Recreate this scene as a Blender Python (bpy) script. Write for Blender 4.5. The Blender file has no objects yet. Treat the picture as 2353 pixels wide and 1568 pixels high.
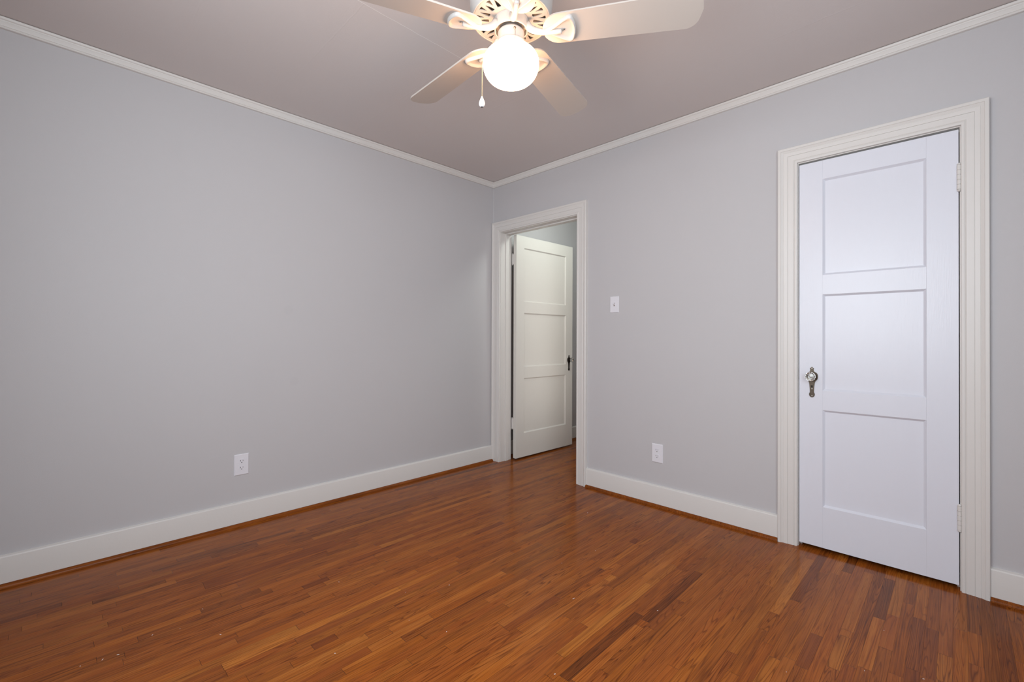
import bpy, bmesh, math, random
from mathutils import Vector, Matrix
R_ = math.radians
random.seed(7)
SC = bpy.context.scene
COL = SC.collection

# ------------------------------------------------------------------ camera
YAW, PITCH, ROLL = 0.7771, 0.0054, 0.0037
F_PX, AXIS_Y = 1042.70, 771.34
cam_d = bpy.data.cameras.new('camera')
cam = bpy.data.objects.new('camera', cam_d)
COL.objects.link(cam)
cam_d.sensor_fit = 'HORIZONTAL'
cam_d.sensor_width = 36.0
cam_d.lens = F_PX / 2353.0 * 36.0
cam_d.shift_y = -(784.0 - AXIS_Y) / 2353.0
cam_d.clip_start = 0.02
Fv = Vector((-math.sin(YAW) * math.cos(PITCH), math.cos(YAW) * math.cos(PITCH), math.sin(PITCH)))
Rv = Vector((math.cos(YAW), math.sin(YAW), 0))
Uv = Rv.cross(Fv)
c_, s_ = math.cos(ROLL), math.sin(ROLL)
Rv, Uv = Rv * c_ + Uv * s_, Uv * c_ - Rv * s_
mw = Matrix((Rv, Uv, -Fv)).transposed().to_4x4()
mw.translation = Vector((2.9953, -2.8023, 1.101))
cam.matrix_world = mw
SC.camera = cam

# ------------------------------------------------------------------ view + world + lights
SC.view_settings.view_transform = 'Standard'
SC.view_settings.look = 'None'
SC.view_settings.exposure = 0.0
SC.view_settings.gamma = 1.0
SC.view_settings.use_curve_mapping = False

GLOBE_L = 19.0
GLOBE_C = (1.0, 0.58, 0.31)
WIN_BACK, WIN_SIDE, HALL_W, HALL_FILL = 38.0, 32.0, 12.0, 1.3
DAY_BACK, DAY_SIDE = (0.88, 0.95, 1.0), (0.82, 0.94, 1.0)

world = bpy.data.worlds.new('world')
SC.world = world
world.use_nodes = True
bg = world.node_tree.nodes['Background']
bg.inputs[0].default_value = (0.75, 0.86, 1.0, 1)
bg.inputs[1].default_value = 0.6


def area(name, loc, rot, sx, sy, power, color):
    l = bpy.data.lights.new(name, 'AREA')
    l.shape = 'RECTANGLE'
    l.size, l.size_y = sx, sy
    l.energy = power
    l.color = color
    o = bpy.data.objects.new(name, l)
    o.location = loc
    o.rotation_euler = rot
    COL.objects.link(o)
    return o


# daylight coming in through the two windows behind the camera
area('window_daylight', (2.26, -3.215, 1.545), (R_(90), 0, 0), 1.25, 1.18, WIN_BACK, DAY_BACK)
area('window_daylight', (3.655, -2.45, 1.545), (R_(90), 0, R_(90)), 1.20, 1.18, WIN_SIDE, DAY_SIDE)
hl = bpy.data.lights.new('hall_lamp', 'POINT')
hl.energy = HALL_W
hl.color = (0.90, 1.0, 0.93)
hl.shadow_soft_size = 0.11
ho = bpy.data.objects.new('hall_lamp', hl)
ho.location = (0.80, 0.50, 2.38)
COL.objects.link(ho)

# added fill light that brightens the open door, set in an invented side doorway
ha = area('hall_fill', (1.265, 0.52, 1.10), (R_(90), 0, R_(90)), 0.55, 1.6, HALL_FILL, (1.0, 0.92, 0.84))
ha.data.spread = R_(64)

# ------------------------------------------------------------------ dimensions (metres; room corner is the origin)
X1, Y0 = 3.64, -3.20          # far sides of the room
CEIL = 2.499
WT = 0.13                     # wall thickness
EN0, EN1, ENZ = 0.0975, 0.932, 2.036     # entry opening
CL0, CL1, CLZ = 2.386, 3.0005, 2.0385   # closet opening
HX1, HY1 = 1.25, 2.0          # hall extents


# ------------------------------------------------------------------ material helpers
def mat(name):
    m = bpy.data.materials.new(name)
    m.use_nodes = True
    nt = m.node_tree
    b = nt.nodes['Principled BSDF']
    return m, nt, b


def N(nt, typ, **kw):
    n = nt.nodes.new(typ)
    for k, v in kw.items():
        if k in ('operation', 'blend_type', 'data_type', 'attribute_name', 'noise_dimensions', 'interpolation', 'wave_type', 'bands_direction', 'distance', 'feature'):
            setattr(n, k, v)
        else:
            n.inputs[k].default_value = v
    return n


def math_(nt, op, a, b=None, c=None, clamp=False):
    n = nt.nodes.new('ShaderNodeMath')
    n.operation = op
    n.use_clamp = clamp
    for i, v in enumerate((a, b, c)):
        if v is None:
            continue
        if isinstance(v, (int, float)):
            n.inputs[i].default_value = v
        else:
            nt.links.new(v, n.inputs[i])
    return n.outputs[0]


def mix_(nt, fac, a, b, blend='MIX'):
    n = nt.nodes.new('ShaderNodeMix')
    n.data_type = 'RGBA'
    n.blend_type = blend
    for idx, v in ((0, fac), (6, a), (7, b)):
        if isinstance(v, (int, float)):
            n.inputs[idx].default_value = v
        elif isinstance(v, tuple):
            n.inputs[idx].default_value = (*v, 1)
        else:
            nt.links.new(v, n.inputs[idx])
    return n.outputs[2]


def pos(nt):
    t = nt.nodes.new('ShaderNodeTexCoord')
    return t.outputs['Object']


def paint(name, col, rough, bump=0.0, bscale=300.0, mottle=0.0, stretch=None, spec=0.5):
    """painted surface: colour with faint mottling plus roller or brush texture"""
    m, nt, b = mat(name)
    b.inputs['Roughness'].default_value = rough
    b.inputs['Specular IOR Level'].default_value = spec
    p = pos(nt)
    if mottle:
        nz = N(nt, 'ShaderNodeTexNoise', Scale=2.3, Detail=3.0)
        nt.links.new(p, nz.inputs['Vector'])
        f = math_(nt, 'MULTIPLY_ADD', nz.outputs[0], 2 * mottle, 1 - mottle)
        v = nt.nodes.new('ShaderNodeVectorMath')
        v.operation = 'SCALE'
        v.inputs[0].default_value = col
        nt.links.new(f, v.inputs['Scale'])
        nt.links.new(v.outputs[0], b.inputs['Base Color'])
    else:
        b.inputs['Base Color'].default_value = (*col, 1)
    if bump:
        nz = N(nt, 'ShaderNodeTexNoise', Scale=bscale, Detail=2.0)
        src = p
        if stretch:
            mp = nt.nodes.new('ShaderNodeMapping')
            mp.inputs['Scale'].default_value = stretch
            nt.links.new(p, mp.inputs['Vector'])
            src = mp.outputs[0]
        nt.links.new(src, nz.inputs['Vector'])
        bp = N(nt, 'ShaderNodeBump', Strength=bump)
        bp.inputs['Distance'].default_value = 0.001
        nt.links.new(nz.outputs[0], bp.inputs['Height'])
        nt.links.new(bp.outputs[0], b.inputs['Normal'])
    return m


WALL_C = (0.566, 0.553, 0.566)
TRIM_C = (0.740, 0.715, 0.690)
M_trim = paint('trim_paint_warm_white', TRIM_C, 0.38, 0.25, 60, 0.02, (1, 1, 1))
M_closet = paint('closet_door_cool_white', (0.770, 0.785, 0.860), 0.30, 0.35, 1.0, 0.0, (260, 260, 16))
M_entry = paint('entry_door_white', (0.740, 0.715, 0.670), 0.36, 0.25, 1.0, 0.02, (260, 260, 16))
M_plate = paint('white_plastic', (0.80, 0.79, 0.84), 0.30)
M_fan = paint('fan_white_enamel', (0.53, 0.505, 0.485), 0.35)
M_blade = paint('fan_blade_white', (0.545, 0.485, 0.440), 0.45, 0.1, 1.0, 0.03, (40, 40, 40))
M_dark = paint('dark_void', (0.012, 0.011, 0.010), 0.6)
M_vent = paint('motor_dark_grey', (0.22, 0.19, 0.17), 0.7)  # plain dark grey of the motor core, hub shaft and toggle slot


def wall_mat():
    m, nt, b = mat('wall_paint_light_grey')
    b.inputs['Roughness'].default_value = 0.55
    b.inputs['Specular IOR Level'].default_value = 0.35
    p = pos(nt)
    nz = N(nt, 'ShaderNodeTexNoise', Scale=1.7, Detail=3.0)
    nt.links.new(p, nz.inputs['Vector'])
    f = math_(nt, 'MULTIPLY_ADD', nz.outputs[0], 0.03, 0.985)
    # old patched spots, as faint discs on the left wall
    for (px, py, pz, r) in ((0.0, -1.757, 1.273, 0.032), (0.0, -1.720, 0.821, 0.030)):
        vd = nt.nodes.new('ShaderNodeVectorMath')
        vd.operation = 'DISTANCE'
        vd.inputs[1].default_value = (px, py, pz)
        nt.links.new(p, vd.inputs[0])
        mr = nt.nodes.new('ShaderNodeMapRange')
        mr.inputs['From Min'].default_value = r
        mr.inputs['From Max'].default_value = r * 0.75
        nt.links.new(vd.outputs['Value'], mr.inputs['Value'])
        d = math_(nt, 'MULTIPLY', mr.outputs[0], -0.018)
        f = math_(nt, 'ADD', f, d)
    v = nt.nodes.new('ShaderNodeVectorMath')
    v.operation = 'SCALE'
    v.inputs[0].default_value = WALL_C
    nt.links.new(f, v.inputs['Scale'])
    nt.links.new(v.outputs[0], b.inputs['Base Color'])
    n2 = N(nt, 'ShaderNodeTexNoise', Scale=420.0, Detail=2.0)
    nt.links.new(p, n2.inputs['Vector'])
    n3 = N(nt, 'ShaderNodeTexNoise', Scale=7.0, Detail=2.0)
    mp = nt.nodes.new('ShaderNodeMapping')
    mp.inputs['Scale'].default_value = (1, 1, 0.25)
    nt.links.new(p, mp.inputs['Vector'])
    nt.links.new(mp.outputs[0], n3.inputs['Vector'])
    h = math_(nt, 'MULTIPLY_ADD', n3.outputs[0], 2.0, n2.outputs[0])
    bp = N(nt, 'ShaderNodeBump', Strength=0.30)
    bp.inputs['Distance'].default_value = 0.0008
    nt.links.new(h, bp.inputs['Height'])
    nt.links.new(bp.outputs[0], b.inputs['Normal'])
    return m


def ceil_mat():
    """painted ceiling board with faint taped seams and one hairline crack"""
    m, nt, b = mat('ceiling_paint')
    b.inputs['Base Color'].default_value = (0.690, 0.635, 0.620, 1)
    b.inputs['Roughness'].default_value = 0.6
    p = pos(nt)
    sx = nt.nodes.new('ShaderNodeSeparateXYZ')
    nt.links.new(p, sx.inputs[0])
    x, y = sx.outputs[0], sx.outputs[1]
    wob = N(nt, 'ShaderNodeTexNoise', Scale=9.0, Detail=4.0)
    nt.links.new(p, wob.inputs['Vector'])
    w = math_(nt, 'MULTIPLY_ADD', wob.outputs[0], 0.016, -0.008)

    def line(coord, c, half):
        d = math_(nt, 'ABSOLUTE', math_(nt, 'SUBTRACT', math_(nt, 'ADD', coord, w), c))
        mr = nt.nodes.new('ShaderNodeMapRange')
        mr.interpolation_type = 'SMOOTHSTEP'
        mr.inputs['From Min'].default_value = half
        mr.inputs['From Max'].default_value = 0.0
        nt.links.new(d, mr.inputs['Value'])
        return mr.outputs[0]
    left = math_(nt, 'LESS_THAN', x, 1.224)
    right = math_(nt, 'GREATER_THAN', x, 1.224)
    tot = line(x, 1.224, 0.007)
    for yc in (-2.37, -1.89, -1.372, -0.919):
        tot = math_(nt, 'ADD', tot, math_(nt, 'MULTIPLY', line(y, yc, 0.006), left))
    for yc in (-2.40, -1.90, -1.42, -0.938, -0.449):
        tot = math_(nt, 'ADD', tot, math_(nt, 'MULTIPLY', line(y, yc, 0.006), right))
    fine = N(nt, 'ShaderNodeTexNoise', Scale=160.0, Detail=3.0)
    nt.links.new(p, fine.inputs['Vector'])
    blot = N(nt, 'ShaderNodeTexNoise', Scale=5.0, Detail=3.0)
    nt.links.new(p, blot.inputs['Vector'])
    h = math_(nt, 'MULTIPLY_ADD', tot, 0.34, math_(nt, 'MULTIPLY_ADD', blot.outputs[0], 1.5, math_(nt, 'MULTIPLY', fine.outputs[0], 0.50)))
    bp = N(nt, 'ShaderNodeBump', Strength=0.5)
    bp.inputs['Distance'].default_value = 0.0012
    nt.links.new(h, bp.inputs['Height'])
    nt.links.new(bp.outputs[0], b.inputs['Normal'])
    # bare white crack in the paint along the long seam
    ck = math_(nt, 'MULTIPLY', line(x, 1.224, 0.0022),
               math_(nt, 'MULTIPLY', math_(nt, 'LESS_THAN', y, -1.36), math_(nt, 'GREATER_THAN', y, -1.93)))
    col = mix_(nt, math_(nt, 'MULTIPLY', ck, 0.9), (0.690, 0.635, 0.620), (0.92, 0.90, 0.88))
    nt.links.new(col, b.inputs['Base Color'])
    return m


def wood_mat(name, use_attr=True, tone=0.45, gloss=0.19):
    """varnished oak: strips carry their own tone and seed, contour lines of stretched noise make the grain"""
    m, nt, b = mat(name)
    p = pos(nt)
    sx = nt.nodes.new('ShaderNodeSeparateXYZ')
    nt.links.new(p, sx.inputs[0])
    x, y, z = sx.outputs
    if use_attr:
        a1 = nt.nodes.new('ShaderNodeAttribute'); a1.attribute_name = 'tone'
        a2 = nt.nodes.new('ShaderNodeAttribute'); a2.attribute_name = 'seed'
        tn, sd = a1.outputs['Fac'], a2.outputs['Fac']
    else:
        v1 = nt.nodes.new('ShaderNodeValue'); v1.outputs[0].default_value = tone
        v2 = nt.nodes.new('ShaderNodeValue'); v2.outputs[0].default_value = 0.37
        tn, sd = v1.outputs[0], v2.outputs[0]
    sA = math_(nt, 'MULTIPLY', sd, 173.0)
    sB = math_(nt, 'MULTIPLY', sd, 91.0)

    def nz(ax, ay, det, rough=0.5, dist=0.0, az=0.0):
        cb = nt.nodes.new('ShaderNodeCombineXYZ')
        nt.links.new(math_(nt, 'MULTIPLY_ADD', x, ax, sA), cb.inputs[0])
        nt.links.new(math_(nt, 'MULTIPLY_ADD', y, ay, sB), cb.inputs[1])
        nt.links.new(math_(nt, 'MULTIPLY', z, ax) if az else sA, cb.inputs[2])
        n = N(nt, 'ShaderNodeTexNoise', Scale=1.0, Detail=det, Roughness=rough, Distortion=dist)
        nt.links.new(cb.outputs[0], n.inputs['Vector'])
        return n.outputs[0]
    base = nz(27.0, 1.05, 1.6, 0.40, 0.10, 0.0 if use_attr else 1.0)
    # number of growth rings across a strip differs from strip to strip
    rings = math_(nt, 'MULTIPLY_ADD', math_(nt, 'FRACT', math_(nt, 'MULTIPLY', sd, 57.31)), 16.0, 9.0)
    fr = math_(nt, 'FRACT', math_(nt, 'MULTIPLY', base, rings))
    ln = nt.nodes.new('ShaderNodeValToRGB')
    ln.color_ramp.elements[0].position = 0.0
    ln.color_ramp.elements[0].color = (0, 0, 0, 1)
    ln.color_ramp.elements[1].position = 0.62
    ln.color_ramp.elements[1].color = (0.12, 0.12, 0.12, 1)
    e = ln.color_ramp.elements.new(0.86); e.color = (1, 1, 1, 1)
    e = ln.color_ramp.elements.new(1.0); e.color = (0.1, 0.1, 0.1, 1)
    nt.links.new(fr, ln.inputs[0])
    pores = nz(430.0, 7.0, 2.0, 0.6)
    pr = nt.nodes.new('ShaderNodeMapRange')
    pr.inputs['From Min'].default_value = 0.52
    pr.inputs['From Max'].default_value = 0.72
    nt.links.new(pores, pr.inputs['Value'])
    blot = nz(9.0, 3.5, 3.0, 0.55)
    streak = nz(170.0, 2.2, 2.0, 0.6)
    # tone: strip value, plus drift along the strip
    t = math_(nt, 'ADD', tn, math_(nt, 'MULTIPLY_ADD', blot, 0.45, math_(nt, 'MULTIPLY_ADD', streak, 0.62, -0.535)))
    ramp = nt.nodes.new('ShaderNodeValToRGB')
    cr = ramp.color_ramp
    cr.elements[0].position = 0.0
    cr.elements[0].color = (0.065, 0.018, 0.005, 1)
    cr.elements[1].position = 1.0
    cr.elements[1].color = (0.560, 0.200, 0.032, 1)
    e = cr.elements.new(0.28); e.color = (0.190, 0.046, 0.007, 1)
    e = cr.elements.new(0.55); e.color = (0.345, 0.093, 0.010, 1)
    nt.links.new(t, ramp.inputs[0])
    grey = math_(nt, 'MULTIPLY', math_(nt, 'FRACT', math_(nt, 'MULTIPLY', sd, 23.7)), 0.34)
    col = mix_(nt, grey, ramp.outputs[0], (0.23, 0.082, 0.017))
    red = math_(nt, 'MULTIPLY', math_(nt, 'FRACT', math_(nt, 'MULTIPLY', sd, 71.3)), 0.30)
    col = mix_(nt, red, col, (0.270, 0.060, 0.016))
    g = math_(nt, 'MULTIPLY', ln.outputs[0], math_(nt, 'MULTIPLY_ADD', math_(nt, 'FRACT', math_(nt, 'MULTIPLY', sd, 11.9)), 0.55, 0.40))
    g = math_(nt, 'MAXIMUM', g, math_(nt, 'MULTIPLY', pr.outputs[0], 0.62))
    dk = mix_(nt, 1.0, col, (0.34, 0.26, 0.20), 'MULTIPLY')
    col = mix_(nt, g, col, dk)
    nt.links.new(col, b.inputs['Base Color'])
    rg = math_(nt, 'MULTIPLY_ADD', blot, 0.10, gloss - 0.05)
    nt.links.new(rg, b.inputs['Roughness'])
    b.inputs['Specular IOR Level'].default_value = 0.13
    bp = N(nt, 'ShaderNodeBump', Strength=0.10)
    bp.inputs['Distance'].default_value = 0.0004
    inv = math_(nt, 'SUBTRACT', 1.0, g)
    und = nz(5.0, 1.2, 1.0)
    nt.links.new(math_(nt, 'MULTIPLY_ADD', und, 3.0, inv), bp.inputs['Height'])
    nt.links.new(bp.outputs[0], b.inputs['Normal'])
    return m


M_wall = wall_mat()
M_ceil = ceil_mat()
M_floor = wood_mat('oak_strip_floor')
M_shoe = wood_mat('oak_shoe_moulding', False, 0.36, 0.25)


def metal(name, col, rough, metallic=1.0):
    m, nt, b = mat(name)
    b.inputs['Metallic'].default_value = metallic
    b.inputs['Roughness'].default_value = rough
    nz = N(nt, 'ShaderNodeTexNoise', Scale=90.0, Detail=3.0)
    nt.links.new(pos(nt), nz.inputs['Vector'])
    c = mix_(nt, nz.outputs[0], tuple(v * 0.6 for v in col), tuple(min(1, v * 1.35) for v in col))
    nt.links.new(c, b.inputs['Base Color'])
    return m


M_nickel = metal('tarnished_nickel', (0.115, 0.092, 0.072), 0.33)
M_bronze = metal('dark_bronze', (0.030, 0.022, 0.017), 0.38, 0.6)
M_brass = metal('chain_brass', (0.50, 0.40, 0.31), 0.3)
M_steel = metal('screw_steel', (0.6, 0.6, 0.6), 0.35)
M_crystal, _nt, _b = mat('knob_glass')
_b.inputs['Base Color'].default_value = (0.96, 0.96, 0.93, 1)
_b.inputs['Roughness'].default_value = 0.02
_b.inputs['IOR'].default_value = 1.52
_b.inputs['Transmission Weight'].default_value = 1.0
M_globe, _nt, _b = mat('lit_opal_glass')
_b.inputs['Base Color'].default_value = (0.9, 0.88, 0.85, 1)
_b.inputs['Roughness'].default_value = 0.3
_b.inputs['Emission Color'].default_value = (*GLOBE_C, 1)
_b.inputs['Emission Strength'].default_value = GLOBE_L
M_porcelain = paint('porcelain_white', (0.86, 0.86, 0.88), 0.12)
M_flake = paint('paint_flake_white', (0.85, 0.82, 0.78), 0.6)


# ------------------------------------------------------------------ mesh helpers
def finish(bm, name, m, parent=None, smooth=None, loc=None):
    if smooth is not None:
        for f in bm.faces:
            f.smooth = True
        for e in bm.edges:
            if len(e.link_faces) == 2:
                if e.calc_face_angle(0.0) > R_(smooth):
                    e.smooth = False
            else:
                e.smooth = False
    me = bpy.data.meshes.new(name)
    bm.to_mesh(me)
    bm.free()
    ms = m if isinstance(m, (list, tuple)) else [m]
    for q in ms:
        me.materials.append(q)
    o = bpy.data.objects.new(name, me)
    COL.objects.link(o)
    if parent:
        o.parent = parent
    if loc:
        o.location = loc
    return o


def tag(o, label=None, cat=None, group=None, kind=None):
    if label: o['label'] = label
    if cat: o['category'] = cat
    if group: o['group'] = group
    if kind: o['kind'] = kind
    return o


def empty(name, loc, rz=0.0):
    o = bpy.data.objects.new(name, None)
    o.location = loc
    o.rotation_euler = (0, 0, rz)
    o.empty_display_size = 0.05
    COL.objects.link(o)
    return o


def add_box(bm, x0, x1, y0, y1, z0, z1, bevel=0.0):
    vs = [bm.verts.new((x, y, z)) for x in (x0, x1) for y in (y0, y1) for z in (z0, z1)]
    idx = ((0, 1, 3, 2), (4, 6, 7, 5), (0, 4, 5, 1), (2, 3, 7, 6), (0, 2, 6, 4), (1, 5, 7, 3))
    fs = [bm.faces.new([vs[i] for i in q]) for q in idx]
    if bevel:
        es = {e for f in fs for e in f.edges}
        bmesh.ops.bevel(bm, geom=list(es), offset=bevel, segments=2, affect='EDGES', profile=0.6)


def add_sweep(bm, prof, frames, closed=False, cap=True):
    """prof: list of (a, b); frames: list of functions or (origin, A, B) placing the profile"""
    rings = []
    for (o, A, B) in frames:
        rings.append([bm.verts.new(o + A * a + B * b) for a, b in prof])
    n = len(prof)
    for r0, r1 in zip(rings[:-1], rings[1:]):
        for i in range(n if closed else n - 1):
            j = (i + 1) % n
            bm.faces.new((r0[i], r0[j], r1[j], r1[i]))
    if cap and closed:
        bm.faces.new(list(reversed(rings[0])))
        bm.faces.new(rings[-1])
    return rings


def add_lathe(bm, prof, seg=48, c=(0, 0, 0), closed_ends=True, axis='Z'):
    """prof: list of (radius, height)"""
    rings = []
    for r, h in prof:
        ring = []
        for k in range(seg):
            a = 2 * math.pi * k / seg
            p = (r * math.cos(a), r * math.sin(a), h)
            if axis == 'Y':
                p = (r * math.cos(a), h, r * math.sin(a))
            ring.append(bm.verts.new((c[0] + p[0], c[1] + p[1], c[2] + p[2])))
        rings.append(ring)
    for r0, r1 in zip(rings[:-1], rings[1:]):
        for k in range(seg):
            j = (k + 1) % seg
            bm.faces.new((r0[k], r0[j], r1[j], r1[k]))
    if closed_ends:
        bm.faces.new(list(reversed(rings[0])))
        bm.faces.new(rings[-1])
    bmesh.ops.recalc_face_normals(bm, faces=bm.faces)


def add_tube(bm, pts, rad, seg=12, cap=True):
    pts = [Vector(p) for p in pts]
    rads = rad if isinstance(rad, (list, tuple)) else [rad] * len(pts)
    up = Vector((0, 0, 1))
    rings = []
    for i, p in enumerate(pts):
        d = (pts[min(i + 1, len(pts) - 1)] - pts[max(i - 1, 0)]).normalized()
        s = d.cross(up)
        if s.length < 1e-4:
            s = Vector((1, 0, 0))
        s.normalize()
        t = s.cross(d)
        rings.append([bm.verts.new(p + (s * math.cos(2 * math.pi * k / seg) + t * math.sin(2 * math.pi * k / seg)) * rads[i]) for k in range(seg)])
    for r0, r1 in zip(rings[:-1], rings[1:]):
        for k in range(seg):
            j = (k + 1) % seg
            bm.faces.new((r0[k], r0[j], r1[j], r1[k]))
    if cap:
        bm.faces.new(list(reversed(rings[0])))
        bm.faces.new(rings[-1])


def prism(bm, outline, y0, y1):
    """outline of (x, z) points extruded from y0 to y1"""
    a = [bm.verts.new((x, y0, z)) for x, z in outline]
    b = [bm.verts.new((x, y1, z)) for x, z in outline]
    n = len(outline)
    bm.faces.new(a)
    bm.faces.new(list(reversed(b)))
    for i in range(n):
        j = (i + 1) % n
        bm.faces.new((a[j], a[i], b[i], b[j]))


# ------------------------------------------------------------------ room shell
def box_obj(name, m, *boxes, **kw):
    bm = bmesh.new()
    for q in boxes:
        add_box(bm, *q)
    o = finish(bm, name, m, kw.get('parent'))
    return o


S = 'structure'
tag(box_obj('wall_left', M_wall, (-0.12, 0, Y0 - 0.12, WT, 0, CEIL)),
    'long plain light grey wall on the left, with one outlet', 'wall', kind=S)
J = 0.018   # door jamb boards
tag(box_obj('wall_right', M_wall,
            (0, EN0 - J, 0, WT, 0, CEIL), (EN0 - J, EN1 + J, 0, WT, ENZ + J, CEIL),
            (EN1 + J, CL0 - J, 0, WT, 0, CEIL), (CL0 - J, CL1 + J, 0, WT, CLZ + J, CEIL),
            (CL1 + J, X1, 0, WT, 0, CEIL)),
    'light grey wall with the open doorway and the closed white door', 'wall', kind=S)
WZ0, WZ1 = 0.95, 2.14
BX0, BX1 = 1.625, 2.895
SY0, SY1 = -3.06, -1.84
tag(box_obj('wall_back', M_wall, (0, BX0, Y0 - 0.12, Y0, 0, CEIL), (BX1, X1 + 0.12, Y0 - 0.12, Y0, 0, CEIL),
            (BX0, BX1, Y0 - 0.12, Y0, 0, WZ0), (BX0, BX1, Y0 - 0.12, Y0, WZ1, CEIL)),
    'light grey window wall behind the viewer facing the doors', 'wall', kind=S)
tag(box_obj('wall_side', M_wall, (X1, X1 + 0.12, Y0, SY0, 0, CEIL), (X1, X1 + 0.12, SY1, WT, 0, CEIL),
            (X1, X1 + 0.12, SY0, SY1, 0, WZ0), (X1, X1 + 0.12, SY0, SY1, WZ1, CEIL)),
    'light grey window wall opposite the long left wall', 'wall', kind=S)
tag(box_obj('wall_hall', M_wall, (-0.12, 0, WT, HY1, 0, CEIL), (0, HX1, HY1, HY1 + 0.1, 0, CEIL),
            (HX1, HX1 + 0.1, WT, 0.22, 0, CEIL), (HX1, HX1 + 0.1, 0.82, HY1 + 0.1, 0, CEIL),
            (HX1, HX1 + 0.1, 0.22, 0.82, 2.03, CEIL)),  # header over a doorway gap invented to hold the hall fill light
    'grey hallway wall seen through the open doorway', 'wall', kind=S)
tag(box_obj('wall_closet', M_wall, (2.10, 2.20, WT, 0.85, 0, CEIL), (2.20, X1 - 0.1, 0.75, 0.85, 0, CEIL),
            (X1 - 0.1, X1, WT, 0.85, 0, CEIL)),
    'wall of the dark closet behind the closed white door', 'wall', kind=S)
tag(box_obj('ceiling', M_ceil, (-0.12, X1 + 0.12, Y0 - 0.12, HY1 + 0.1, CEIL, CEIL + 0.08)),
    'flat grey painted ceiling with faint board seams and a crack', 'ceiling', kind=S)

# corner caulk bead
bm = bmesh.new()
prof = [(0.0045 * (1 - math.sin(a)), -0.0045 * (1 - math.cos(a))) for a in [i * math.pi / 12 for i in range(7)]]
prof = prof + [(0.0, 0.0)]
add_sweep(bm, prof, [(Vector((0, 0, z)), Vector((1, 0, 0)), Vector((0, 1, 0))) for z in (2.1325, 2.4517)], closed=True)
bmesh.ops.recalc_face_normals(bm, faces=bm.faces)
tag(finish(bm, 'trim_7', M_wall, smooth=40), 'thin painted bead in the wall corner above the open doorway', 'trim', kind=S)


# ------------------------------------------------------------------ oak strip floor
OV = [(2.493,-0.036,-0.601,0.08), (2.455,-0.133,-0.759,0.8), (2.773,-0.098,-0.502,0.1), (2.807,0.013,-0.442,0.75), (2.773,-0.505,-0.888,0.68), (2.636,-0.161,-0.797,0.55), (2.631,-0.797,-1.030,0.22), (2.885,-0.396,-0.780,0.28), (2.927,-0.449,-0.796,0.25), (2.886,-0.027,-0.392,0.62), (2.956,0.059,-0.609,0.6), (2.996,-0.025,-0.377,0.7), (2.684,-0.093,-0.685,0.68), (2.702,-0.733,-0.962,0.7), (3.106,-0.009,-0.638,0.2), (2.855,-0.290,-0.852,0.35), (2.093,-1.148,-1.631,0.0), (2.005,-0.913,-1.555,0.85), (2.124,-0.655,-1.171,0.15), (1.728,-0.633,-0.930,0.1), (1.790,-1.284,-1.589,0.3), (1.870,-1.258,-1.844,0.8), (2.178,-1.197,-1.514,0.4), (2.122,-1.217,-1.618,0.72), (1.758,-0.602,-1.120,0.55), (0.385,-2.396,-2.586,0.7), (0.496,-2.399,-2.871,0.75), (0.383,-2.763,-2.933,0.15), (0.348,-2.023,-2.233,0.2), (0.432,-2.432,-2.674,0.25), (0.872,-2.121,-2.573,0.3), (0.672,-2.642,-2.814,0.68), (0.950,-1.906,-2.017,0.15), (0.696,-1.647,-1.812,0.3), (1.206,-0.949,-1.367,0.3), (1.367,-2.058,-2.143,0.1), (1.851,-1.024,-1.904,0.75)]
BW = 0.0381
rng = random.Random(11)
bm = bmesh.new()
lt = bm.faces.layers.float.new('tone')
ls = bm.faces.layers.float.new('seed')
fx0, fx1, fy0, fy1 = -0.12, X1 + 0.12, Y0 - 0.12, HY1 + 0.1
k0 = math.floor((fx0 - 2.790) / BW)
k1 = math.ceil((fx1 - 2.790) / BW)
for k in range(k0, k1):
    xa, xb = 2.790 + k * BW, 2.790 + (k + 1) * BW
    xa, xb = max(xa, fx0), min(xb, fx1)
    if xb - xa < 0.002:
        continue
    pins = sorted([(lo, hi, t) for (xx, hi, lo, t) in OV if math.floor((xx - 2.790) / BW) == k])
    segs = []
    y = fy0 - rng.uniform(0, 0.6)
    pi = 0
    while y < fy1:
        L = rng.choice((0.23, 0.32, 0.45, 0.6, 0.75, 0.9, 1.1)) * rng.uniform(0.85, 1.15)
        e = y + L
        tone = min(1.0, max(0.0, rng.gauss(0.48, 0.115)))
        if pi < len(pins):
            lo, hi, t = pins[pi]
            if y >= lo - 0.03:
                e, tone = max(hi, y + 0.06), t
                pi += 1
            elif e > lo - 0.12:
                e = lo
        segs.append((y, e, 0.13 + 0.80 * tone))
        y = e
    for a, b2, tone in segs:
        a, b2 = max(a, fy0), min(b2, fy1)
        if b2 - a < 0.002:
            continue
        g, ge = 0.00022, 0.0004
        z = rng.uniform(-0.00012, 0.0)
        v = [bm.verts.new(q) for q in ((xa + g, a + ge, z), (xb - g, a + ge, z), (xb - g, b2 - ge, z), (xa + g, b2 - ge, z))]
        f = bm.faces.new(v)
        f[lt] = tone
        f[ls] = rng.random()
        f.material_index = 0
vb = [(fx0, fy0), (fx1, fy0), (fx1, fy1), (fx0, fy1)]
lo_ = [bm.verts.new((x, y, -0.02)) for x, y in vb]
hi_ = [bm.verts.new((x, y, -0.0012)) for x, y in vb]
for q in ([hi_[0], hi_[1], hi_[2], hi_[3]], [lo_[3], lo_[2], lo_[1], lo_[0]]) + tuple([lo_[i], lo_[(i + 1) % 4], hi_[(i + 1) % 4], hi_[i]] for i in range(4)):
    bm.faces.new(q).material_index = 1
tag(finish(bm, 'floor', [M_floor, M_dark]), 'varnished narrow strip oak floor running towards the doorway', 'floor', kind=S)


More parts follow.
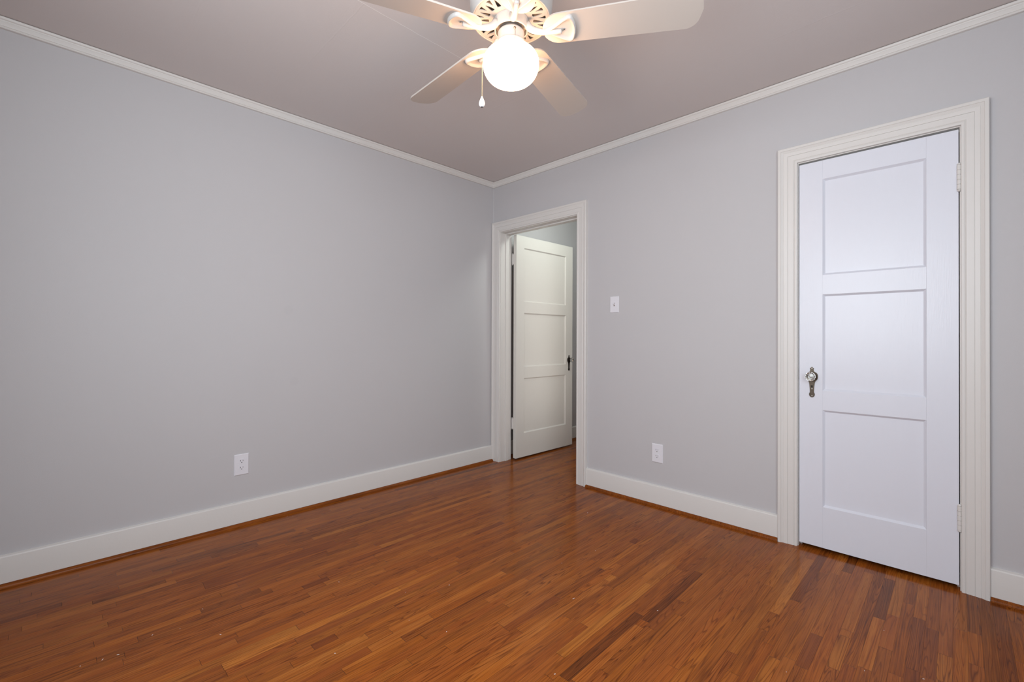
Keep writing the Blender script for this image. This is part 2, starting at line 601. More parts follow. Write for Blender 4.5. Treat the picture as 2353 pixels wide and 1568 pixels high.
# ------------------------------------------------------------------ baseboards, shoe, crown
def run(name, m, prof, p0, p1, inward, label, cat, z=0.0, mit0=0.0, mit1=0.0):
    """straight moulding; prof (out, up); p0->p1 on the wall line; inward = unit vector into the room"""
    p0, p1, inw = Vector((*p0, z)), Vector((*p1, z)), Vector((*inward, 0))
    d = (p1 - p0).normalized()
    bm = bmesh.new()
    rings = []
    for p, mt in ((p0, mit0), (p1, -mit1)):
        rings.append([bm.verts.new(p + inw * a + Vector((0, 0, b)) + d * (a * mt)) for a, b in prof])
    n = len(prof)
    for i in range(n):
        j = (i + 1) % n
        bm.faces.new((rings[0][i], rings[0][j], rings[1][j], rings[1][i]))
    bm.faces.new(rings[0])
    bm.faces.new(list(reversed(rings[1])))
    bmesh.ops.recalc_face_normals(bm, faces=bm.faces)
    o = finish(bm, name, m, smooth=35)
    return tag(o, label, cat, kind=S)


BB = [(0, 0), (0.016, 0), (0.016, 0.1290), (0.0152, 0.1325), (0.0130, 0.1352), (0.0095, 0.1365), (0.004, 0.1368), (0, 0.1385)]
SH = [(0.0161, 0)] + [(0.0161 + 0.0165 * math.cos(a), 0.0175 * math.sin(a)) for a in [i * math.pi / 16 for i in range(9)]]
CR = [(0, -0.0026), (0.027, -0.0026), (0.027, -0.0045), (0.0255, -0.0105), (0.0225, -0.0140), (0.0205, -0.0150), (0.0195, -0.0195),
      (0.0205, -0.0210), (0.0190, -0.0350), (0.0180, -0.0390), (0.0150, -0.0405), (0.0145, -0.0425), (0.0150, -0.0445), (0.0130, -0.0475), (0, -0.0480)]
EO0, EO1 = 0.003, 1.028        # outer edges of the entry casing
CO0, CO1 = 2.2935, 3.0905      # outer edges of the closet casing
run('baseboard_left', M_trim, BB, (0, Y0), (0, -0.024), (1, 0), 'tall white baseboard along the long left wall', 'baseboard')
run('baseboard_right', M_trim, BB, (EO1, 0), (CO0, 0), (0, -1), 'tall white baseboard between the open doorway and the closed door', 'baseboard')
run('baseboard_far_right', M_trim, BB, (CO1, 0), (X1, 0), (0, -1), 'short white baseboard at the right of the closed door', 'baseboard')
run('baseboard_hall', M_trim, BB, (0, WT + 0.02), (0, HY1), (1, 0), 'baseboard in the hallway behind the open door', 'baseboard')
run('trim_1', M_shoe, SH, (0, Y0), (0, -0.024), (1, 0), 'oak shoe moulding under the baseboard of the left wall', 'shoe moulding')
run('trim_2', M_shoe, SH, (EO1 + 0.001, 0), (CO0 - 0.001, 0), (0, -1), 'oak shoe moulding between the open doorway and the closed door', 'shoe moulding')
run('trim_3', M_shoe, SH, (CO1 + 0.001, 0), (X1, 0), (0, -1), 'worn oak shoe moulding at the right of the closed door', 'shoe moulding')
run('trim_4', M_trim, CR, (0, Y0), (0, 0), (1, 0), 'white crown moulding along the top of the left wall', 'crown moulding', CEIL, 0, 1)
run('trim_5', M_trim, CR, (0, 0), (X1, 0), (0, -1), 'white crown moulding above the two doors', 'crown moulding', CEIL, 1, 0)
run('trim_6', M_shoe, SH, (0, WT + 0.02), (0, HY1), (1, 0), 'oak shoe moulding in the hallway behind the open door', 'shoe moulding')


# ------------------------------------------------------------------ door casings
def casing(name, x0, x1, z1, wl, wr, wt, label):
    """moulded casing round an opening on the room side, with its jamb boards as a part"""
    P = [(0, 0), (0, 0.0125), (0.02, 0.0145), (0.05, 0.0155), (0.09, 0.0155), (0.13, 0.0150), (0.165, 0.0125), (0.175, 0.0135),
         (0.20, 0.0152), (0.47, 0.0168), (0.475, 0.0150), (0.488, 0.0150), (0.493, 0.0180), (0.68, 0.0195), (0.70, 0.0180), (0.725, 0.0190),
         (0.77, 0.0215), (0.82, 0.0235), (0.845, 0.0262), (0.97, 0.0262), (1.0, 0.0245), (1.0, 0)]
    bm = bmesh.new()
    rows = []
    for u, t in P:
        rows.append([bm.verts.new(q) for q in ((x0 - u * wl, -t, 0), (x0 - u * wl, -t, z1 + u * wt), (x1 + u * wr, -t, z1 + u * wt), (x1 + u * wr, -t, 0))])
    n = len(P)
    for i in range(n):
        j = (i + 1) % n
        for k in range(3):
            bm.faces.new((rows[i][k], rows[j][k], rows[j][k + 1], rows[i][k + 1]))
    bm.faces.new([r[0] for r in rows])
    bm.faces.new([r[3] for r in reversed(rows)])
    bmesh.ops.recalc_face_normals(bm, faces=bm.faces)
    o = finish(bm, name, M_trim, smooth=25)
    tag(o, label, 'door casing', kind=S)
    return o


def jamb(parent, x0, x1, z1, stop_y):
    bm = bmesh.new()
    add_box(bm, x0 - J, x0, 0.0, WT + 0.004, 0, z1)
    add_box(bm, x1, x1 + J, 0.0, WT + 0.004, 0, z1)
    add_box(bm, x0 - J, x1 + J, 0.0, WT + 0.004, z1, z1 + J)
    finish(bm, 'jamb', M_trim, parent)
    if stop_y is not None:
        a, b = stop_y
        bm = bmesh.new()
        s = 0.010
        add_box(bm, x0, x0 + s, a, b, 0, z1 - s, 0.002)
        add_box(bm, x1 - s, x1, a, b, 0, z1 - s, 0.002)
        add_box(bm, x0, x1, a, b, z1 - s, z1, 0.002)
        finish(bm, 'door_stop', M_trim, parent)


rv = 0.004
t8 = casing('trim_8', EN0 - rv, EN1 + rv, ENZ + rv, EN0 - rv - EO0, EO1 - EN1 - rv, 0.090, 'moulded white casing round the open doorway in the corner')
jamb(t8, EN0, EN1, ENZ, (0.055, 0.092))
t9 = casing('trim_9', CL0 - 0.003, CL1 + 0.004, CLZ + rv, CL0 - 0.003 - CO0, CO1 - CL1 - 0.004, 0.087, 'moulded white casing round the closed door on the right')
jamb(t9, CL0, CL1, CLZ, (0.040, 0.075))


# ------------------------------------------------------------------ three-panel doors
def escutcheon_outline(s=1.0):
    half = [(0, 915), (20, 903), (34, 880), (62, 872), (58, 850), (50, 832), (55, 800), (66, 775), (95, 757), (140, 735), (168, 700), (180, 650),
            (176, 590), (165, 545), (140, 515), (112, 490), (92, 450), (80, 400), (72, 330), (66, 260), (62, 190), (64, 150), (80, 122), (88, 95),
            (84, 60), (62, 28), (34, 8), (0, 0)]
    kx, kz = 1.473e-4 * s, 1.757e-4
    pts = [(x * kx, (z - 634) * kz) for x, z in half]
    return pts + [(-x, z) for x, z in reversed(pts[1:-1])]


def door(name, W, H, z0, st_l, st_r, panels, m, hinge_side, label, knob, plate_m, hinge_z, clear_knob=True):
    """front face at local y=0 looking to -y, slab runs to +y; x runs along the width"""
    T = 0.035
    bm = bmesh.new()
    xs0, xs1 = st_l, W - st_r
    add_box(bm, 0, xs0, 0, T, z0, H, 0.0012)
    add_box(bm, xs1, W, 0, T, z0, H, 0.0012)
    zs = [z0] + [z for p in sorted(panels) for z in p] + [H]
    for a, b in zip(zs[0::2], zs[1::2]):
        add_box(bm, xs0, xs1, 0.0003, T - 0.0003, a, b)
    # sloped sticking round each panel, on both faces
    sw, dp = 0.0105, 0.0110
    for (a, b) in panels:
        for y_out, y_in in ((0.0005, dp), (T - 0.0005, T - dp)):
            o = [(xs0, a), (xs1, a), (xs1, b), (xs0, b)]
            mid = [(xs0 + sw * .75, a + sw * .75), (xs1 - sw * .75, a + sw * .75), (xs1 - sw * .75, b - sw * .75), (xs0 + sw * .75, b - sw * .75)]
            i_ = [(xs0 + sw, a + sw), (xs1 - sw, a + sw), (xs1 - sw, b - sw), (xs0 + sw, b - sw)]
            ym = y_out + (y_in - y_out) * 0.8
            vo = [bm.verts.new((x, y_out, z)) for x, z in o]
            vm = [bm.verts.new((x, ym, z)) for x, z in mid]
            vi = [bm.verts.new((x, y_in, z)) for x, z in i_]
            for k in range(4):
                j = (k + 1) % 4
                q1, q2 = (vo[k], vo[j], vm[j], vm[k]), (vm[k], vm[j], vi[j], vi[k])
                if y_out > y_in:
                    q1, q2 = q1[::-1], q2[::-1]
                bm.faces.new(q1)
                bm.faces.new(q2)
    root = finish(bm, name, m)
    tag(root, label, 'door', kind=S)
    for (a, b) in panels:
        bm = bmesh.new()
        add_box(bm, xs0 + sw - 0.001, xs1 - sw + 0.001, dp - 0.0003, T - dp + 0.0003, a + sw - 0.001, b - sw + 0.001)
        finish(bm, 'door_panel', m, root)
    kx, kz = knob
    # lock plate
    bm = bmesh.new()
    out = escutcheon_outline()
    prism(bm, [(kx + x, kz + z) for x, z in out], -0.0025, 0.0005)
    add_lathe(bm, [(0.0185, -0.0024), (0.0185, -0.0045), (0.0165, -0.0060), (0.011, -0.0065)], 32, (kx, 0, kz), True, 'Y')
    pl = finish(bm, 'lock_plate', plate_m, root, smooth=30)
    # keyhole and its screw
    bm = bmesh.new()
    add_lathe(bm, [(0.0042, -0.0032), (0.0042, -0.0020)], 20, (kx, 0, kz - 0.052), True, 'Y')
    add_box(bm, kx - 0.0016, kx + 0.0016, -0.0032, -0.0020, kz - 0.061, kz - 0.052)
    finish(bm, 'keyhole', M_dark, pl)
    bm = bmesh.new()
    for dz in (-0.064, -0.104, 0.040):
        add_lathe(bm, [(0.0026, -0.0024), (0.0026, -0.0032), (0.0012, -0.0038)], 14, (kx, 0, kz + dz - (0.003 if dz == -0.064 else 0)), True, 'Y')
    finish(bm, 'plate_screw', M_steel if plate_m is M_nickel else plate_m, pl, smooth=40)
    # knob: metal collar and faceted glass
    bm = bmesh.new()
    add_lathe(bm, [(0.0085, -0.006), (0.0085, -0.016), (0.0120, -0.0185), (0.0150, -0.0215), (0.0150, -0.0240), (0.0060, -0.0245)], 32, (kx, 0, kz), True, 'Y')
    sh = finish(bm, 'knob_shank', plate_m, root, smooth=30)
    bm = bmesh.new()
    add_lathe(bm, [(0.0135, -0.0245), (0.0195, -0.0300), (0.0245, -0.0400), (0.0225, -0.0500), (0.0130, -0.0545)], 12, (kx, 0, kz), True, 'Y')
    finish(bm, 'glass_knob', M_crystal, sh)
    # silvered star behind the glass
    bm = bmesh.new()
    add_lathe(bm, [(0.0125, -0.0247), (0.0035, -0.0285)], 12, (kx, 0, kz), True, 'Y')
    finish(bm, 'knob_star', M_steel, sh)
    # hinges
    for hz, hx, hy, r, L in hinge_z:
        bm = bmesh.new()
        kn = 5
        gap = 0.0006
        for q in range(kn):
            a = hz - L / 2 + L * q / kn + gap
            b = hz - L / 2 + L * (q + 1) / kn - gap
            add_lathe(bm, [(r * .93, a), (r, a + 0.0008), (r, b - 0.0008), (r * .93, b)], 20, (hx, hy, 0))
        add_lathe(bm, [(r * .7, hz - L / 2), (r * .7, hz + L / 2)], 12, (hx, hy, 0))
        for sgn in (-1, 1):
            tip = [(r * .55, 0), (r * .95, 0.002), (r * .95, 0.005), (r * .6, 0.008), (r * .2, 0.0095)]
            add_lathe(bm, [(q0, hz + sgn * (L / 2 + q1)) for q0, q1 in tip], 16, (hx, hy, 0))
        finish(bm, 'hinge', M_trim, root, smooth=22)
    return root


# closed closet door: 0.61 m wide, hinged on the right
CW = 2.9970 - 2.3895
closet = door('door_1', CW, 2.0295, 0.0215, 2.4942 - 2.3895, 2.9970 - 2.8912,
              [(0.2325, 0.7330), (0.8335, 1.3325), (1.4330, 1.9325)], M_closet, 'R',
              'closed cool white three-panel door with a glass knob', (2.4475 - 2.3895, 0.9065), M_nickel,
              [(1.8158, CW + 0.0015, -0.0065, 0.0075, 0.108), (0.3183, CW + 0.0015, -0.0065, 0.0075, 0.104)])
closet.location = (2.3895, 0.0015, 0)

# open entry door: swung into the hall, hinged on the left
entry = door('door_2', 0.815, 2.0340, 0.0140, 0.1045, 0.1060,
             [(0.2305, 0.7330), (0.8355, 1.3310), (1.4330, 1.9270)], M_entry, 'L',
             'open white three-panel door standing in the hallway', (0.7580, 0.8810), M_bronze,
             [(1.8150, -0.0010, 0.0470, 0.0048, 0.092), (0.3256, -0.0010, 0.0470, 0.0048, 0.092)])
entry.location = (0.1560, 0.1380, 0)
entry.rotation_euler = (0, 0, R_(88.9))
# hinge leaves bridging the gap of the open door
for hz in (1.8150, 0.3256):
    bm = bmesh.new()
    add_box(bm, 0.0975, 0.1225, 0.1395, 0.1410, hz - 0.046, hz + 0.046)
    lf = finish(bm, 'hinge_leaf', M_trim)
    lf.parent = t8
# closet strike wear: dark latch slot in the left jamb
bm = bmesh.new()
add_box(bm, 2.3858, 2.3880, 0.006, 0.022, 0.885, 0.935)
o = finish(bm, 'strike_plate', M_bronze, t9)


# ------------------------------------------------------------------ outlets and switch
def plate_mesh(w, h, d=0.0060, bv=0.0035):
    bm = bmesh.new()
    b0 = [(-w / 2, -h / 2), (w / 2, -h / 2), (w / 2, h / 2), (-w / 2, h / 2)]
    r0 = [bm.verts.new((x, 0, z)) for x, z in b0]
    r1 = [bm.verts.new((x, -d * 0.45, z)) for x, z in b0]
    k = 1 - 2 * bv / w
    kz = 1 - 2 * bv / h
    r2 = [bm.verts.new((x * k, -d, z * kz)) for x, z in b0]
    for a, b in ((r0, r1), (r1, r2)):
        for i in range(4):
            j = (i + 1) % 4
            bm.faces.new((a[i], a[j], b[j], b[i]))
    bm.faces.new(r2)
    bm.faces.new(list(reversed(r0)))
    bmesh.ops.recalc_face_normals(bm, faces=bm.faces)
    return bm


def recept(bm, cz, d):
    out = []
    for k in range(32):
        a = 2 * math.pi * k / 32
        x, z = 0.0172 * math.cos(a), 0.0172 * math.sin(a)
        out.append((max(-0.0172, min(0.0172, x)), cz + max(-0.0140, min(0.0140, z))))
    prism(bm, out, -d - 0.0016, -d + 0.001)


def outlet(loc, rz, label):
    root = empty('electrical_outlet', loc, rz)
    tag(root, label, 'outlet', 'duplex outlets on the walls')
    d = 0.0060
    finish(plate_mesh(0.0765, 0.1215, d), 'cover_plate', M_plate, root)
    for cz in (0.0195, -0.0195):
        bm = bmesh.new()
        # dark gap ring round the receptacle face, then the face itself
        recept(bm, cz, d)
        bmesh.ops.recalc_face_normals(bm, faces=bm.faces)
        rc = finish(bm, 'receptacle', M_plate, root)
        bm = bmesh.new()
        y = -d - 0.0019
        add_box(bm, -0.0078, -0.0054, y, y + 0.0008, cz - 0.0005, cz + 0.0080)
        add_box(bm, 0.0054, 0.0074, y, y + 0.0008, cz + 0.0005, cz + 0.0072)
        add_lathe(bm, [(0.0026, y), (0.0026, y + 0.0008)], 16, (0, 0, cz - 0.0068), True, 'Y')
        finish(bm, 'slots', M_dark, rc)
    bm = bmesh.new()
    add_lathe(bm, [(0.0030, -d + 0.0005), (0.0030, -d - 0.0006), (0.0018, -d - 0.0011)], 16, (0, 0, 0), True, 'Y')
    finish(bm, 'cover_screw', M_plate, root, smooth=40)
    return root


outlet((0.0, -2.0140, 0.3545), R_(90), 'white duplex outlet low on the long left wall')
outlet((1.5845, 0.0, 0.3465), 0, 'white duplex outlet between the open doorway and the closed door')

sw = empty('light_switch', (1.2585, 0.0, 1.3405))
tag(sw, 'white toggle light switch beside the open doorway', 'light switch')
finish(plate_mesh(0.0700, 0.1145, 0.0055, 0.003), 'cover_plate', M_plate, sw)
bm = bmesh.new()
add_box(bm, -0.0052, 0.0052, -0.0058, -0.0050, -0.0120, 0.0120)
finish(bm, 'toggle_slot', M_vent, sw)
bm = bmesh.new()
tv = [bm.verts.new(q) for q in ((-0.0045, -0.005, -0.006), (0.0045, -0.005, -0.006), (0.0045, -0.005, 0.006), (-0.0045, -0.005, 0.006),
                                (-0.0038, -0.0175, 0.004), (0.0038, -0.0175, 0.004), (0.0038, -0.0165, 0.0105), (-0.0038, -0.0165, 0.0105))]
for q in ((0, 3, 2, 1), (4, 5, 6, 7), (0, 1, 5, 4), (1, 2, 6, 5), (2, 3, 7, 6), (3, 0, 4, 7)):
    bm.faces.new([tv[i] for i in q])
bmesh.ops.recalc_face_normals(bm, faces=bm.faces)
finish(bm, 'toggle', M_plate, sw)
for dz in (0.0302, -0.0302):
    bm = bmesh.new()
    add_lathe(bm, [(0.0030, -0.0050), (0.0030, -0.0061), (0.0018, -0.0066)], 14, (0, 0, dz), True, 'Y')
    finish(bm, 'cover_screw', M_plate, sw, smooth=40)


# ------------------------------------------------------------------ windows behind the camera
def window(name, p0, p1, inward, label):
    """frame, two sashes and sill in an opening from p0 to p1 (x, y) on the wall line"""
    p0, p1, inw = Vector((*p0, 0)), Vector((*p1, 0)), Vector((*inward, 0))
    d = p1 - p0
    L = d.length
    d.normalize()

    def bx(bm, a0, a1, o0, o1, z0, z1):
        vs = [bm.verts.new(p0 + d * a + inw * o + Vector((0, 0, z))) for a in (a0, a1) for o in (o0, o1) for z in (z0, z1)]
        for q in ((0, 1, 3, 2), (4, 6, 7, 5), (0, 4, 5, 1), (2, 3, 7, 6), (0, 2, 6, 4), (1, 5, 7, 3)):
            bm.faces.new([vs[i] for i in q])
        bmesh.ops.recalc_face_normals(bm, faces=bm.faces)
    bm = bmesh.new()
    c = 0.09
    bx(bm, -c, 0, 0, 0.02, WZ0 - 0.02, WZ1 + c)
    bx(bm, L, L + c, 0, 0.02, WZ0 - 0.02, WZ1 + c)
    bx(bm, 0, L, 0, 0.02, WZ1, WZ1 + c)
    root = finish(bm, name, M_trim)
    tag(root, label, 'window', kind=S)
    bm = bmesh.new()
    bx(bm, -c - 0.02, L + c + 0.02, 0, 0.05, WZ0 - 0.045, WZ0 - 0.02)
    finish(bm, 'window_sill', M_trim, root)
    bm = bmesh.new()
    zm = (WZ0 + WZ1) / 2
    for z0, z1, o in ((WZ0, zm + 0.02, -0.05), (zm - 0.02, WZ1, -0.085)):
        bx(bm, 0, 0.045, o, o + 0.03, z0, z1)
        bx(bm, L - 0.045, L, o, o + 0.03, z0, z1)
        bx(bm, 0.045, L - 0.045, o, o + 0.03, z0, z0 + 0.04)
        bx(bm, 0.045, L - 0.045, o, o + 0.03, z1 - 0.04, z1)
    finish(bm, 'window_sash', M_trim, root)


window('window_1', (BX0, Y0), (BX1, Y0), (0, 1), 'window in the wall behind the viewer')
window('window_2', (X1, SY0), (X1, SY1), (-1, 0), 'window in the wall opposite the left wall')

# ------------------------------------------------------------------ ceiling fan with light
FX, FY = 1.819, -1.617
fan = empty('ceiling_fan', (FX, FY, CEIL))
tag(fan, 'white five-blade ceiling fan with a lit round globe', 'ceiling fan')


def zc(z):
    return z - CEIL


def fan_part(bm, name, m, smooth=35, parent=None):
    return finish(bm, name, m, parent or fan, smooth)


# canopy and motor housing
bm = bmesh.new()
add_lathe(bm, [(0.078, zc(2.499)), (0.082, zc(2.480)), (0.090, zc(2.455)), (0.112, zc(2.440)), (0.138, zc(2.425)), (0.149, zc(2.405)), (0.152, zc(2.375)),
               (0.152, zc(2.325)), (0.150, zc(2.305)), (0.146, zc(2.290)), (0.1455, zc(2.2745)), (0.1435, zc(2.2715)), (0.1400, zc(2.2705)),
               (0.1375, zc(2.2725)), (0.1375, zc(2.290))], 96, closed_ends=False)
fan_part(bm, 'motor_housing', M_fan)

# vented under-plate: cut-out triangles
bm = bmesh.new()


def loop(pts, z):
    vs = [bm.verts.new((r * math.cos(a), r * math.sin(a), z)) for r, a in pts]
    return [bm.edges.new((vs[i], vs[(i + 1) % len(vs)])) for i in range(len(vs))]


zp = zc(2.2735)
edges = []
edges += loop([(0.1375, 2 * math.pi * k / 96) for k in range(96)], zp)
edges += loop([(0.0600, 2 * math.pi * k / 96) for k in range(96)], zp)
NV = 18
for k in range(NV):
    a = 2 * math.pi * (k + 0.25) / NV
    w1 = R_(5.4)
    # long tooth with its wide end near the hub
    edges += loop([(0.0840, a - w1), (0.0815, a - w1 * 0.5), (0.0815, a + w1 * 0.5), (0.0840, a + w1), (0.100, a + w1 * 0.72), (0.1180, a + w1 * 0.18), (0.1180, a - w1 * 0.05), (0.100, a - w1 * 0.5)], zp)
    # short tooth with its wide end near the rim
    b_ = a + math.pi / NV
    w2 = R_(3.9)
    edges += loop([(0.1010, b_ - R_(0.6)), (0.1010, b_ + R_(0.6)), (0.1160, b_ + w2 * 0.7), (0.1265, b_ + w2), (0.1280, b_ + w2 * 0.6), (0.1280, b_ - w2 * 0.6), (0.1265, b_ - w2), (0.1160, b_ - w2 * 0.5)], zp)
bmesh.ops.triangle_fill(bm, edges=edges, use_beauty=True)
# drop any triangle that fell inside a cut-out
def in_tooth(x, y):
    r, a = math.hypot(x, y), math.atan2(y, x) % (2 * math.pi)
    for k in range(NV):
        c = 2 * math.pi * (k + 0.25) / NV
        for cc, lo, hi in ((c, 0.0815, 0.1180), (c + math.pi / NV, 0.1010, 0.1280)):
            d = (a - cc + math.pi) % (2 * math.pi) - math.pi
            if lo < r < hi:
                if cc == c:
                    w = R_(5.4) * (1.0 if r < 0.084 else max(0.15, 1 - (r - 0.084) / 0.036))
                else:
                    w = R_(3.9) * max(0.2, (r - 0.098) / 0.0285)
                if abs(d) < w * 0.8:
                    return True
    return False
kill = [f for f in bm.faces if in_tooth(*f.calc_center_median()[:2])]
bmesh.ops.delete(bm, geom=kill, context='FACES_ONLY')
bmesh.ops.recalc_face_normals(bm, faces=bm.faces)
vent = fan_part(bm, 'vent_plate', M_fan, smooth=None)
sm = vent.modifiers.new('thickness', 'SOLIDIFY')
sm.thickness = 0.003
sm.offset = 0.0
bm = bmesh.new()
add_lathe(bm, [(0.060, zc(2.2915)), (0.136, zc(2.2915)), (0.136, zc(2.2935)), (0.060, zc(2.2935))], 64, closed_ends=False)
fan_part(bm, 'motor_core', M_vent)

# flywheel collar that carries the blade arms
bm = bmesh.new()
add_lathe(bm, [(0.0500, zc(2.272)), (0.0630, zc(2.272)), (0.0640, zc(2.268)), (0.0625, zc(2.264)), (0.0620, zc(2.236)), (0.0605, zc(2.2330)),
               (0.0570, zc(2.2325)), (0.0560, zc(2.2360)), (0.0560, zc(2.262)), (0.0500, zc(2.264))], 80, closed_ends=False)
fan_part(bm, 'collar', M_fan)
bm = bmesh.new()
add_lathe(bm, [(0.030, zc(2.262)), (0.055, zc(2.262)), (0.055, zc(2.248)), (0.030, zc(2.240))], 48)
fan_part(bm, 'hub_shaft', M_vent)

# switch housing and glass fitter
bm = bmesh.new()
add_lathe(bm, [(0.030, zc(2.244)), (0.0455, zc(2.2300)), (0.0480, zc(2.2270)), (0.0485, zc(2.2230)), (0.0485, zc(2.1920)), (0.0495, zc(2.1895))], 72, closed_ends=False)
sh_ = fan_part(bm, 'switch_housing', M_fan)
bm = bmesh.new()
add_lathe(bm, [(0.0480, zc(2.1905)), (0.0510, zc(2.1900)), (0.0535, zc(2.1870)), (0.0545, zc(2.1820)), (0.0545, zc(2.1690)), (0.0530, zc(2.1655)), (0.0505, zc(2.1650))], 72, closed_ends=False)
fan_part(bm, 'glass_fitter', M_fan)
# grommet with its short chain on the front of the switch housing
front = (Vector((2.9953, -2.8023, 0)) - Vector((FX, FY, 0))).normalized()
sidev = Vector((-front.y, front.x, 0))
ga = math.atan2(front.y, front.x) + R_(15)
gd = Vector((math.cos(ga), math.sin(ga), 0))
gs = Vector((-gd.y, gd.x, 0))
bm = bmesh.new()
ring = []
for k in range(16):
    a = 2 * math.pi * k / 16
    ring.append(bm.verts.new(gd * 0.0487 + gs * 0.0042 * math.cos(a) + Vector((0, 0, zc(2.2150) + 0.0042 * math.sin(a)))))
rg2 = [bm.verts.new(v.co + gd * 0.003) for v in ring]
for k in range(16):
    j = (k + 1) % 16
    bm.faces.new((ring[k], ring[j], rg2[j], rg2[k]))
bm.faces.new(rg2)
fan_part(bm, 'grommet', M_brass, 40, sh_)
bm = bmesh.new()
add_tube(bm, [gd * 0.0515 + Vector((0, 0, zc(2.215))), gd * 0.056 + Vector((0, 0, zc(2.210))), gd * 0.0575 + Vector((0, 0, zc(2.195))), gd * 0.0575 + Vector((0, 0, zc(2.168)))], 0.0009, 8)
fan_part(bm, 'short_chain', M_brass, 40, sh_)

# opal glass globe
bm = bmesh.new()
gz, gR, gh = 2.1120, 0.1035, 0.0765
prof = [(0.0500, zc(2.1700)), (0.0510, zc(2.1660))]
for i in range(1, 40):
    t = R_(26) + (R_(180) - R_(26)) * i / 39
    hh = 0.0600 if t < math.pi / 2 else gh
    r = gR * math.sin(t) ** 0.72 if math.sin(t) > 0 else 0
    prof.append((max(r, 0.0006), zc(gz + hh * math.cos(t))))
add_lathe(bm, prof, 72, closed_ends=False)
fan_part(bm, 'globe', M_globe, 60)

# pull chain draped over the globe, with a white drop
left = -Vector((math.cos(YAW), math.sin(YAW), 0))
pc = [left * 0.047 + Vector((0, 0, zc(2.210))), left * 0.060 + Vector((0, 0, zc(2.206))), left * 0.068 + Vector((0, 0, zc(2.190))),
      left * 0.090 + Vector((0, 0, zc(2.160))), left * 0.1035 + Vector((0, 0, zc(2.130))), left * 0.1066 + Vector((0, 0, zc(2.100))), left * 0.1068 + Vector((0, 0, zc(1.993)))]
bm = bmesh.new()
add_tube(bm, pc, 0.0006, 6)
# beads
acc = 0.0
for p, q in zip(pc[:-1], pc[1:]):
    L = (q - p).length
    nb = int(L / 0.0042)
    for i in range(nb):
        c = p + (q - p) * (i + 0.5) / nb
        bmesh.ops.create_icosphere(bm, subdivisions=1, radius=0.0015, matrix=Matrix.Translation(c))
ch = fan_part(bm, 'pull_chain', M_brass, 60)
bm = bmesh.new()
dp_ = [(0.0006, 1.9935), (0.0030, 1.9913), (0.0042, 1.9870), (0.0066, 1.9812), (0.0094, 1.9748), (0.0112, 1.9683), (0.0114, 1.9632), (0.0100, 1.9582), (0.0070, 1.9549), (0.0030, 1.9535)]
add_lathe(bm, [(r, zc(z)) for r, z in dp_], 28, tuple(left * 0.1068))
pd = fan_part(bm, 'pendant', M_porcelain, 60, ch)
bm = bmesh.new()
add_lathe(bm, [(0.0032, zc(1.9542)), (0.0032, zc(1.9525)), (0.0012, zc(1.9518))], 14, tuple(left * 0.1068))
fan_part(bm, 'pendant_tip', M_bronze, 40, ch)

# blades and their arms; the blade runs along local +x
TIP = {0: (32.6, 0.668), 1: (105.0, 0.660), 2: (176.4, 0.655), 3: (248.6, 0.662), 4: (320.7, 0.662)}
BLADE_PITCH = R_(-12.5)


def blade_bm(r0, r1):
    """rounded-root, round-cornered plank with slight taper; thickness 6 mm"""
    out = []
    hw0, hw1 = 0.0610, 0.0715
    # root: half-ellipse
    for k in range(13):
        a = math.pi / 2 + math.pi * k / 12
        out.append((r0 + 0.062 + 0.062 * math.cos(a), hw0 * math.sin(a)))
    # lower edge to the tip, big rounded corner, gently convex end
    rc = 0.045
    for k in range(9):
        a = -math.pi / 2 + (math.pi / 2) * 0.86 * k / 8
        out.append((r1 - rc - 0.006 + rc * math.cos(a), -hw1 + rc + rc * math.sin(a)))
    out.append((r1, 0.0))
    for k in range(9):
        a = (math.pi / 2) * 0.14 + (math.pi / 2) * 0.86 * k / 8
        out.append((r1 - rc - 0.006 + rc * math.cos(a), hw1 - rc + rc * math.sin(a)))
    bm = bmesh.new()
    lo = [bm.verts.new((x, y, -0.003)) for x, y in out]
    hi = [bm.verts.new((x, y, 0.003)) for x, y in out]
    n = len(out)
    bm.faces.new(list(reversed(lo)))
    bm.faces.new(hi)
    for i in range(n):
        j = (i + 1) % n
        bm.faces.new((lo[i], lo[j], hi[j], hi[i]))
    bmesh.ops.recalc_face_normals(bm, faces=bm.faces)
    return bm


def medallion_bm(r0):
    """pick-shaped cast bracket under the blade root: raised rim, dished middle"""
    bm = bmesh.new()
    half = [(-0.060, 0.0075), (-0.052, 0.0095), (-0.043, 0.0130), (-0.032, 0.0190), (-0.020, 0.0265), (-0.008, 0.0345), (0.004, 0.0420),
            (0.015, 0.0480), (0.024, 0.0515), (0.031, 0.0520), (0.0365, 0.0490), (0.0405, 0.0430), (0.0450, 0.0320), (0.0485, 0.0180), (0.0500, 0.0)]
    out = half + [(x, -y) for x, y in reversed(half[:-1])]
    n = len(out)
    rows = []
    # rim cross-section: scale of outline, height below the blade
    sect = [(1.00, 0.0), (1.00, -0.0065), (0.96, -0.0115), (0.88, -0.0130), (0.80, -0.0115), (0.70, -0.0060), (0.60, -0.0042), (0.30, -0.0040), (0.02, -0.0040)]
    cx_ = r0 + 0.062
    for s, h in sect:
        rows.append([bm.verts.new((cx_ + 0.014 + (x - 0.014) * s, y * s, -0.003 + h)) for x, y in out])
    for a, b in zip(rows[:-1], rows[1:]):
        for k in range(n):
            j = (k + 1) % n
            bm.faces.new((a[k], a[j], b[j], b[k]))
    bm.faces.new(rows[-1])
    bmesh.ops.recalc_face_normals(bm, faces=bm.faces)
    return bm


